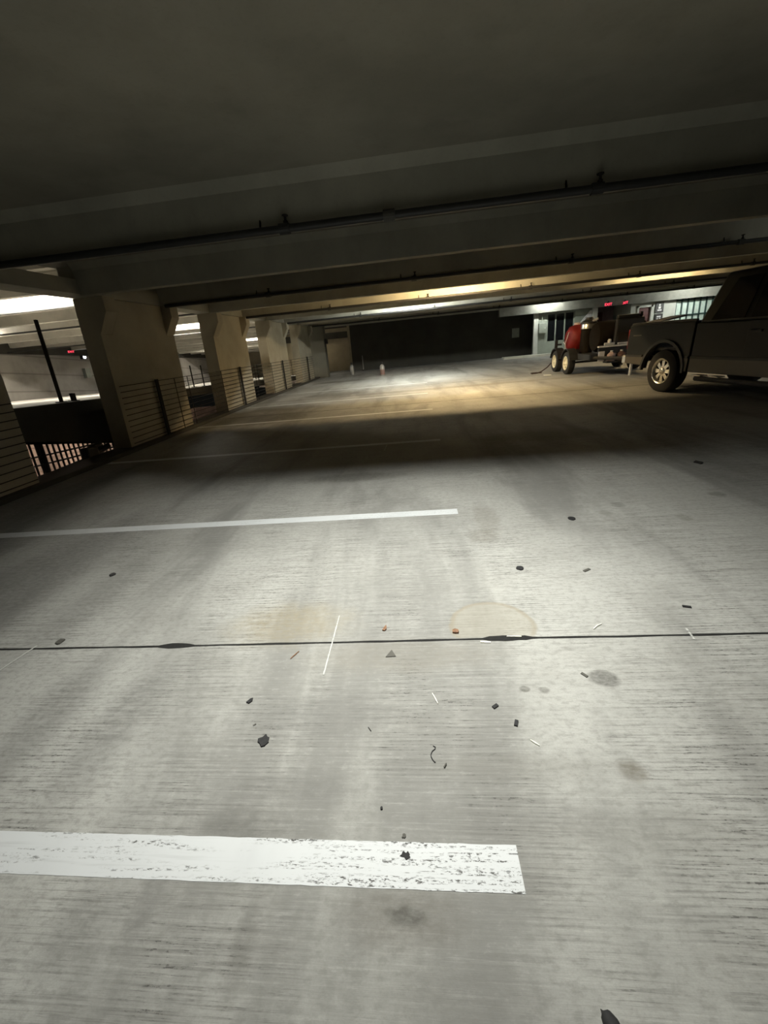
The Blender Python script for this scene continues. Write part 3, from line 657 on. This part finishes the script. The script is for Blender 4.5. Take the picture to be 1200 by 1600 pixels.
# ------------------------------------------------------------------ pickup
def pickup():
    a = math.radians(81); hd = (math.cos(a), -math.sin(a)); left = (math.sin(a), math.cos(a))
    ox, oy = 4.95 + left[0] * 0.93, 8.77 + left[1] * 0.93
    e = empty('pickup_truck', 'dark two tone extended cab pickup truck parked at the right edge', 'truck', ramp_matrix(ox, oy, hd))
    R = 0.40
    # load bed: two side walls with the wheel arch cut out, floor, bulkhead
    side = [(-1.09, 0.52), (-1.11, 1.0), (-1.08, 1.27), (0.64, 1.27), (0.64, 0.42), (0.54, 0.42)] + arc(0, R, 0.54, 0.05, PI - 0.05) + [(-0.54, 0.48)]
    m = MB(); m.prism(side, -1.0, -0.90, 'y'); m.prism(side, 0.90, 1.0, 'y'); m.box(-1.05, 0.64, -0.92, 0.92, 0.78, 0.84); m.box(0.57, 0.64, -0.92, 0.92, 0.5, 1.27)
    m.build('load_bed', M['truck'], e, bevel=0.02)
    MB().box(-1.12, -1.04, -0.90, 0.90, 0.62, 1.26).build('tailgate', M['truck'], e, bevel=0.02)
    for sy in (-0.995, 0.995):
        MB().tube([(-1.07, sy * 0.955, 1.29), (0.62, sy * 0.955, 1.29)], 0.028, 8).build('bed_rail_cap', M['black'], e)
        MB().box(-1.125, -1.03, min(sy, sy * 0.90), max(sy, sy * 0.90), 0.80, 1.20).build('tail_light', M['lens'], e, bevel=0.01)
    b = MB().box(-1.28, -1.12, -0.98, 0.98, 0.50, 0.68).build('rear_bumper', M['chrome'], e, bevel=0.03)
    # cab and bonnet lower body
    low = [(0.68, 0.42), (0.68, 1.24), (2.95, 1.22), (3.2, 1.20), (4.25, 1.10), (4.42, 0.95), (4.45, 0.52), (4.12, 0.46)] + arc(3.55, R, 0.54, 0.05, PI - 0.05) + [(2.99, 0.42)]
    MB().prism(low, -1.0, 1.0, 'y').build('cab_body', M['truck'], e, bevel=0.035)
    # greenhouse
    def ring(x0, x1, w, z): return [(x0, -w, z), (x1, -w, z), (x1, w, z), (x0, w, z)]
    MB().hexa(ring(0.66, 3.05, 0.965, 1.22) + ring(0.86, 2.35, 0.80, 1.97)).build('cab_roof', M['truck'], e, bevel=0.05)
    # side glass, slightly proud of the pillars
    def sg(xa, xb, xc, xd, s):
        yb, yt = s * 0.957, s * 0.828
        q = [(xa, yb, 1.27), (xb, yb, 1.27), (xc, yt, 1.86), (xd, yt, 1.86)]
        return MB().hexa([(x, y - s * 0.02, z) for x, y, z in q] + [(x, y + s * 0.012, z) for x, y, z in q])
    for s in (-1, 1):
        sg(0.92, 1.52, 1.55, 1.14, s).build('side_window', M['glass'], e)
        sg(1.62, 2.80, 2.32, 1.65, s).build('side_window', M['glass'], e)
        # cab door: seam, handle, mirror
        d = MB().prism([(1.68, 0.48), (2.86, 0.48), (2.86, 1.22), (1.68, 1.22)], s * 0.995, s * 1.008, 'y').build('door', M['truck'], e, bevel=0.004)
        MB().box(1.74, 1.92, min(s * 1.005, s * 1.035), max(s * 1.005, s * 1.035), 1.06, 1.10).build('door_handle', M['black'], d, bevel=0.008)
        MB().box(2.62, 2.74, min(s * 1.02, s * 1.24), max(s * 1.02, s * 1.24), 1.28, 1.48).build('mirror', M['black'], e, bevel=0.03)
        # two-tone lower panels
        yy = (min(s * 0.985, s * 1.012), max(s * 0.985, s * 1.012))
        for q in ([(-1.10, 0.53), (-1.105, 0.66), (-0.50, 0.66), (-0.535, 0.50)], [(0.535, 0.43), (0.49, 0.66), (0.635, 0.66), (0.635, 0.43)], [(0.685, 0.43), (0.685, 0.66), (3.04, 0.66), (3.0, 0.43)]):
            MB().prism(q, *yy, 'y').build('lower_panel', M['trucklow'], e)['label'] = 'tan lower body panel'
        yy = (min(s * 1.005, s * 1.022), max(s * 1.005, s * 1.022))
        for q in ((-1.09, -0.57), (0.57, 0.635), (0.69, 2.96)): MB().box(*q, *yy, 0.655, 0.695).build('side_moulding', M['black'], e)
        for cx in (0, 3.55):
            MB().prism(arc(cx, R, 0.585, 0.0, PI) + arc(cx, R, 0.535, PI, 0.0), min(s * 0.97, s * 1.03), max(s * 0.97, s * 1.03), 'y').build('arch_flare', M['black'], e)
        MB().tube([(0.95, s * 1.06, 0.34), (2.75, s * 1.06, 0.34)], 0.045, 10).build('step_bar', M['black'], e)
        for sx in (0.9, 1.25): MB().box(sx, sx + 0.2, min(s * 0.98, s * 1.12), max(s * 0.98, s * 1.12), 0.385, 0.40).build('step_pad', M['steel'], e)
        MB().box(4.30, 4.46, min(s * 0.62, s * 0.95), max(s * 0.62, s * 0.95), 0.78, 1.0).build('headlight', M['glass'], e)
        for cx in (0, 3.55): wheel(e, cx, s * 0.86, R, 0.27, s, 0.235, M['chrome'], 8)
    MB().box(4.40, 4.55, -0.95, 0.95, 0.48, 0.70).build('front_bumper', M['chrome'], e, bevel=0.03)
    q = [(2.98, -0.86, 1.26), (2.98, 0.86, 1.26), (2.40, 0.72, 1.90), (2.40, -0.72, 1.90)]
    MB().hexa([(x, y, z) for x, y, z in q] + [(x + 0.03, y, z + 0.02) for x, y, z in q]).build('windshield', M['glass'], e)
    q = [(0.73, -0.80, 1.30), (0.73, 0.80, 1.30), (0.94, 0.68, 1.88), (0.94, -0.68, 1.88)]
    MB().hexa([(x - 0.02, y, z + 0.01) for x, y, z in q] + [(x, y, z) for x, y, z in q]).build('rear_window', M['glass'], e)
    MB().box(-1.0, 4.2, -0.45, 0.45, 0.36, 0.5).build('chassis_frame', M['black'], e)
    MB().tube([(0, -0.8, R), (0, 0.8, R)], 0.06, 8).build('rear_axle', M['black'], e)
    d = MB().box(-0.95, -0.70, -1.004, -0.999, 1.065, 1.085).build('bed_badge', M['greychip'], e)
    # things in the bed
    mw = e.matrix_world
    t = empty('tool_chest', 'black tool chest with its lid tilted open in the pickup bed', 'box', mw @ Matrix.Translation((-0.80, -0.45, 0.845)))
    MB().box(-0.20, 0.20, -0.28, 0.28, 0, 0.42).build('chest_body', M['rubber'], t, bevel=0.015)
    MB().hexa([(-0.22, -0.30, 0.44), (0.22, -0.30, 0.44), (0.22, 0.28, 0.52), (-0.22, 0.28, 0.52), (-0.22, -0.30, 0.47), (0.22, -0.30, 0.47), (0.22, 0.28, 0.55), (-0.22, 0.28, 0.55)]).build('lid', M['rubber'], t)
    MB().box(-0.22, 0.10, -0.312, -0.30, 0.452, 0.468).build('lid_edge', M['steel'], t)['label'] = 'bright metal lid edge'
pickup()

# ------------------------------------------------------------------ trailer with washer rig
def trailer():
    Y = 13.9
    mw = plain_ramp_matrix(5.78, Y)
    e = empty('utility_trailer', 'black tandem axle utility trailer with cream spoked wheels behind the pickup', 'trailer', mw)
    MB().box(-0.83, 0.83, -1.60, 1.35, 0.50, 0.58).build('deck', M['black'], e)
    fr = MB(); fr.box(-0.86, -0.80, -1.62, 1.38, 0.44, 0.60); fr.box(0.80, 0.86, -1.62, 1.38, 0.44, 0.60); fr.box(-0.86, 0.86, -1.64, -1.58, 0.44, 0.60); fr.box(-0.86, 0.86, 1.32, 1.38, 0.44, 0.60)
    fr.build('frame', M['black'], e)
    tg = MB(); tg.tube([(-0.75, -1.6, 0.5), (0, -2.7, 0.48)], 0.045, 8); tg.tube([(0.75, -1.6, 0.5), (0, -2.7, 0.48)], 0.045, 8); tg.tube([(0, -1.6, 0.5), (0, -3.05, 0.48)], 0.05, 8)
    tg.build('tongue', M['black'], e)
    MB().tube([(-0.1, -2.4, 0.05), (-0.1, -2.4, 0.8)], 0.035, 8).build('tongue_jack', M['galv'], e)
    # front cross rail at tray height
    r = MB(); r.box(-0.66, 0.80, -1.66, -1.60, 0.58, 0.74); r.build('headboard', M['black'], e)
    MB().box(-0.68, 0.80, -1.70, -1.60, 0.755, 0.80).build('top_rail', M['galv'], e, bevel=0.01)['label'] = 'pale metal top rail'
    MB().box(-0.66, -0.50, -1.685, -1.665, 0.40, 0.66).build('placard', M['white'], e)['label'] = 'white placard at the front corner'
    MB().box(-0.5, 0.78, -1.9, -1.64, 0.36, 0.40).build('front_shelf', M['black'], e)
    for y in (-0.36, 0.70):
        for s in (-1, 1):
            # local axes are x across, y along: wheels need their axle across, so build via a turned holder
            w_ = wheel(e, 0, 0, 0.33, 0.20, s, 0.20, M['cream'], 6)
            w_.matrix_local = Matrix.Translation((s * 0.98, y, 0.33)) @ Matrix.Rotation(-PI / 2, 4, 'Z') @ Matrix.Rotation(0 if s < 0 else 0, 4, 'Z')
        MB().tube([(-0.98, y, 0.33), (0.98, y, 0.33)], 0.03, 8).build('axle', M['black'], e)
    for s in (-1, 1):
        for y in (-0.36, 0.70):
            f = MB(); f.prism(arc(y, 0.33, 0.42, 0.25, PI - 0.25) + arc(y, 0.33, 0.395, PI - 0.25, 0.25), min(s * 0.86, s * 1.1), max(s * 0.86, s * 1.1), 'x')
            f.build('fender', M['black'], e)
    jk = MB(); jk.box(-0.92, -0.84, 1.18, 1.26, 0.20, 0.98); jk.box(-0.84, -0.70, 1.2, 1.25, 0.80, 0.86); jk.box(-0.95, -0.81, 1.16, 1.28, 0.36, 0.46)
    jk.build('corner_post', M['black'], e)
    def on(x, y, h): return mw @ Matrix.Translation((x, y, h))
    t = empty('water_tank', 'red plastic water tank lying over the trailer wheels', 'tank', on(-0.40, 0.42, 0.585))
    MB().lathe([(0.12, -0.42), (0.26, -0.40), (0.36, -0.33), (0.40, -0.20), (0.40, 0.26), (0.34, 0.36), (0.2, 0.41)], (0, 0, 0.42), 'x', 32).build('tank_shell', M['red'], t, smooth=True)
    MB().lathe([(0.09, 0.80), (0.09, 0.87), (0.07, 0.88)], (-0.1, 0.1, 0), 'z', 16).build('filler_cap', M['pink'], t)
    MB().box(-0.3, 0.3, -0.3, 0.3, 0.0, 0.10).build('cradle', M['black'], t)
    MB().tube([(-0.46, -0.06, -0.02), (-0.475, -0.05, 0.30), (-0.47, -0.28, 0.62)], 0.014, 8).build('drain_pipe', M['galv'], t)
    MB().tube([(-0.475, -0.05, 0.27), (-0.46, 0.16, 0.33)], 0.014, 8).build('drain_pipe', M['galv'], t)
    t = empty('water_heater', 'upright silver burner can with a black lid between the red and black tanks', 'heater', on(-0.46, -0.30, 0.585))
    MB().lathe([(0.20, 0), (0.20, 0.70)], (0, 0, 0), 'z', 28).build('lower_case', M['tank'], t, smooth=True)
    MB().lathe([(0.21, 0.68), (0.21, 0.80), (0.2, 0.82)], (0, 0, 0), 'z', 28).build('can', M['steel'], t, smooth=True)
    MB().lathe([(0.23, 0.82), (0.23, 0.86), (0.12, 0.93), (0.10, 0.99)], (0, 0, 0), 'z', 24).build('lid', M['black'], t)
    MB().tube([(0.02, -0.2, 0.88), (0.16, -0.22, 0.93)], 0.03, 8).build('lid_handle', M['galv'], t)
    t = empty('drum_tank', 'big black drum tank lying across the trailer front', 'tank', on(0.05, -1.02, 0.585))
    MB().lathe([(0.2, -0.62), (0.36, -0.60), (0.41, -0.52), (0.41, 0.60), (0.36, 0.66), (0.2, 0.68)], (0, 0, 0.44), 'x', 36).build('drum_shell', M['tank'], t, smooth=True)
    MB().lathe([(0.412, -0.03), (0.425, -0.02), (0.425, 0.02), (0.412, 0.03)], (0.02, 0, 0.44), 'x', 36).build('hoop', M['iron'], t)
    MB().box(-0.5, 0.5, -0.32, 0.32, 0, 0.08).build('cradle', M['black'], t)
    t = empty('engine_unit', 'black boxy engine unit at the trailer front beside the drum tank', 'engine', on(0.14, -1.545, 0.80))
    MB().box(-0.38, 0.34, -0.08, 0.07, 0.0, 0.66).build('casing', M['black'], t, bevel=0.04)
    MB().box(-0.36, 0.2, -0.07, 0.06, 0.66, 0.74).build('top_cover', M['black'], t, bevel=0.02)
    MB().tube([(0.26, 0, 0.6), (0.26, 0, 0.78)], 0.035, 10).build('exhaust_pipe', M['iron'], t)
    MB().box(-0.3, 0.25, -0.095, -0.08, 0.1, 0.3).build('grille', M['iron'], t)
    def jug(x, mm, label, hh=0.24, r=0.10):
        t = empty('plastic_jug', label, 'jug', on(x, -1.78, 0.40), 'jugs on the trailer front shelf')
        MB().lathe([(r * 0.9, 0), (r, 0.02), (r, hh * 0.7), (r * 0.4, hh * 0.95), (r * 0.3, hh)], (0, 0, 0), 'z', 20).build('jug_body', M[mm], t, smooth=True)
        MB().lathe([(r * 0.36, hh), (r * 0.36, hh + 0.03)], (0, 0, 0), 'z', 12).build('jug_cap', M['white'], t)
        MB().tube([(r * 0.6, 0, hh * 0.85), (r * 1.25, 0, hh * 0.75), (r * 1.0, 0, hh * 0.4)], 0.012, 6).build('jug_handle', M[mm], t)
    jug(-0.36, 'pink', 'pale pinkish jug on the trailer shelf beside the white placard')
    jug(-0.10, 'rust', 'dull red jug in the middle of the trailer shelf')
    jug(0.28, 'white', 'round white jug at the right end of the trailer shelf', 0.28, 0.13)
    # white bits on top of the rail
    t = empty('tool_tray', 'pale metal tool tray lying on the trailer top rail', 'tray', on(0.02, -1.665, 0.805))
    MB().box(-0.55, -0.28, -0.03, 0.03, 0, 0.07).box(-0.2, 0.36, -0.03, 0.03, 0, 0.05).build('tray_body', M['galv'], t, bevel=0.015)
    MB().lathe([(0.04, 0), (0.05, 0.06), (0.03, 0.10)], (-0.42, 0, 0.06), 'z', 12).build('spray_nozzle', M['white'], t)
    # supply hose to the floor, paper next to it
    inv = mw
    pts = [(-0.86, 1.22, 0.42), (-0.98, 1.18, 0.30), (-1.18, 1.05, 0.14), (-1.42, 0.85, 0.04), (-1.62, 0.62, 0.02), (-1.84, 0.52, 0.02), (-1.82, 0.70, 0.02), (-1.64, 0.72, 0.02), (-1.5, 0.58, 0.02)]
    h = MB().tube([(x, y, z) for x, y, z in pts], 0.018, 8).build('supply_hose', M['hose'])
    h.matrix_world = mw
    tag(h, 'dark hose drooping from the trailer corner to the floor', 'hose')
trailer()
o = MB(F).flat([(4.12, 13.68), (4.34, 13.62), (4.37, 13.82), (4.16, 13.9)], 0.006).build('paper_scrap', M['paper']); tag(o, 'white paper scrap lying beside the trailer hose end', 'paper')

# ------------------------------------------------------------------ debris on the near floor
def rag(cx, cy, r, n, seed, jag=0.35, sx=1.0):
    rnd = random.Random(seed)
    return [(cx + sx * r * (1 + rnd.uniform(-jag, jag)) * math.cos(2 * PI * i / n), cy + r * (1 + rnd.uniform(-jag, jag)) * math.sin(2 * PI * i / n)) for i in range(n)]
def bit(name, pts, m, label, cat, t=0.004, group=None):
    o = MB(F).flat(pts, t).build(name, M[m]); return tag(o, label, cat, group)
def rect(cx, cy, l, w_, a):
    c, s = math.cos(a), math.sin(a)
    return [(cx + u * c - v * s, cy + u * s + v * c) for u, v in ((-l, -w_), (l, -w_), (l, w_), (-l, w_))]
bit('dead_leaf', rag(-0.668, 1.152, 0.021, 11, 3, 0.38), 'leaf', 'ragged black leaf scrap, biggest dark bit below the joint left of centre', 'leaf', 0.006)
bit('rubber_chip', [(-0.815, 1.33), (-0.80, 1.325), (-0.79, 1.337), (-0.793, 1.352), (-0.803, 1.348)], 'leaf', 'pointed black chip on the floor, upper left of the ragged leaf', 'debris', 0.006, 'black chips')
bit('rubber_chip', rect(-0.735, 1.222, 0.006, 0.0025, 0.7), 'greychip', 'tiny dark fleck just above the ragged leaf', 'debris', 0.003, 'black chips')
bit('rubber_chip', rect(0.252, 1.303, 0.0125, 0.0065, 0.62), 'leaf', 'small black oblong piece lying right of centre, upper of a pair', 'debris', 0.006, 'black oblongs')
bit('rubber_chip', rect(0.317, 1.227, 0.013, 0.0065, 1.2), 'leaf', 'small black oblong piece lying right of centre, lower of a pair', 'debris', 0.006, 'black oblongs')
bit('rubber_chip', rect(1.34, 1.90, 0.019, 0.007, -0.3), 'leaf', 'black sliver just above the right end of the floor joint', 'debris', 0.006)
bit('rubber_chip', rect(0.66, 1.46, 0.014, 0.006, -0.9), 'greychip', 'grey brown sliver left of the dark oil stain', 'debris', 0.004)
bit('dead_leaf', rag(1.165, 3.02, 0.030, 12, 8, 0.12, 0.95), 'leaf', 'black oval leaf on the right, the farther of two', 'leaf', 0.008, 'black oval leaves')
bit('dead_leaf', rag(0.60, 2.33, 0.022, 12, 9, 0.12, 1.05), 'leaf', 'black oval leaf above the dried puddle, the nearer of two', 'leaf', 0.008, 'black oval leaves')
bit('dead_leaf', rect(0.99, 2.28, 0.025, 0.008, 0.5), 'greychip', 'slim grey leaf to the right of the nearer black oval', 'leaf', 0.005)
bit('dead_leaf', rag(-2.31, 2.46, 0.022, 9, 12, 0.25), 'leaf', 'lone dark leaf far to the left above the joint', 'leaf', 0.006)
bit('dead_leaf', rag(-2.09, 1.745, 0.022, 9, 14, 0.3), 'greychip', 'grey leaf touching the left part of the floor joint', 'leaf', 0.008)
bit('dead_leaf', [(-0.245, 1.775), (-0.232, 1.77), (-0.222, 1.785), (-0.226, 1.815), (-0.235, 1.80)], 'brownleaf', 'reddish brown leaf just above the joint at centre', 'leaf', 0.008)
bit('dead_leaf', rag(0.135, 1.752, 0.015, 8, 17, 0.25, 1.2), 'brownleaf', 'curled brown leaf at the left rim of the dried puddle', 'leaf', 0.010)
bit('dead_leaf', [(-0.215, 1.585), (-0.165, 1.588), (-0.188, 1.632)], 'greychip', 'triangular grey leaf scrap just below the joint', 'leaf', 0.004)
bit('wood_splinter', rect(0.275, 1.672, 0.024, 0.004, -0.1), 'straw', 'pale splinter beside the joint at the right dark blob', 'splinter', 0.005)
bit('wood_splinter', rect(0.42, 1.706, 0.035, 0.0022, -0.05), 'straw', 'thin pale splinter lying in the right dark blob of the joint', 'splinter', 0.006)
def stalk(name, pts, r, m, label, cat):
    o = MB(F).tube([(x, y, r + 0.0005) for x, y in pts], [r * 0.6] + [r] * (len(pts) - 2) + [r * 0.6], 6).build(name, M[m]); return tag(o, label, cat)
stalk('straw_stalk', [(0.0, 1.370), (0.012, 1.343), (0.021, 1.318)], 0.0028, 'straw', 'white straw stalk above the curled wire', 'straw')
stalk('straw_stalk', [(0.352, 1.158), (0.366, 1.146), (0.378, 1.136)], 0.0028, 'straw', 'white straw stalk below the pair of black oblongs', 'straw')
stalk('straw_stalk', [(0.815, 1.748), (0.84, 1.77), (0.868, 1.785)], 0.0035, 'straw', 'white straw stalk just above the joint at right', 'straw')
stalk('wire_curl', [(-0.008, 1.134), (0.001, 1.128), (-0.001, 1.121), (-0.011, 1.113), (-0.017, 1.10), (-0.016, 1.09), (-0.011, 1.08), (-0.004, 1.071), (-0.001, 1.073)], 0.0017, 'leaf', 'thin dark curled wire on the floor near centre', 'wire')
stalk('twig', [(0.028, 1.052), (0.036, 1.066)], 0.0042, 'greychip', 'short dark twig right of the curled wire', 'twig')
stalk('twig', [(-0.69, 1.585), (-0.675, 1.61), (-0.66, 1.635)], 0.0032, 'brownleaf', 'thin brown twig below the joint left of the paint tick', 'twig')
stalk('twig', [(-0.26, 1.21), (-0.247, 1.193)], 0.0022, 'leaf', 'tiny dark twig at centre left of the curled wire', 'twig')
bit('pebble', rag(-0.185, 0.917, 0.0045, 8, 21, 0.2), 'leaf', 'dark pebble just above the near stripe', 'pebble', 0.005)
bit('paint_spatter', rag(-0.105, 0.792, 0.0085, 13, 33, 0.6, 1.3), 'leaf', 'black spatter on the near white stripe', 'stain', 0.003)
bit('paint_spatter', rag(-0.11, 0.840, 0.006, 11, 35, 0.45), 'greychip', 'dark spatter on the far edge of the near white stripe', 'stain', 0.003)
st = MB(F); st.tube([(0.3325, 0.520, 0.004), (0.3345, 0.514, 0.010), (0.337, 0.507, 0.016), (0.342, 0.495, 0.018), (0.354, 0.465, 0.018), (0.370, 0.42, 0.017)], [0.001, 0.003, 0.013, 0.0175, 0.0175, 0.015], 10)
tag(st.build('charred_stick', M['leaf'], smooth=True), 'black stick poking into the bottom edge of the view', 'stick')
bit('dead_leaf', rag(2.82, 4.18, 0.05, 9, 40, 0.4, 0.6), 'leaf', 'dark leaf at the edge of the shadow band on the right', 'leaf', 0.012)
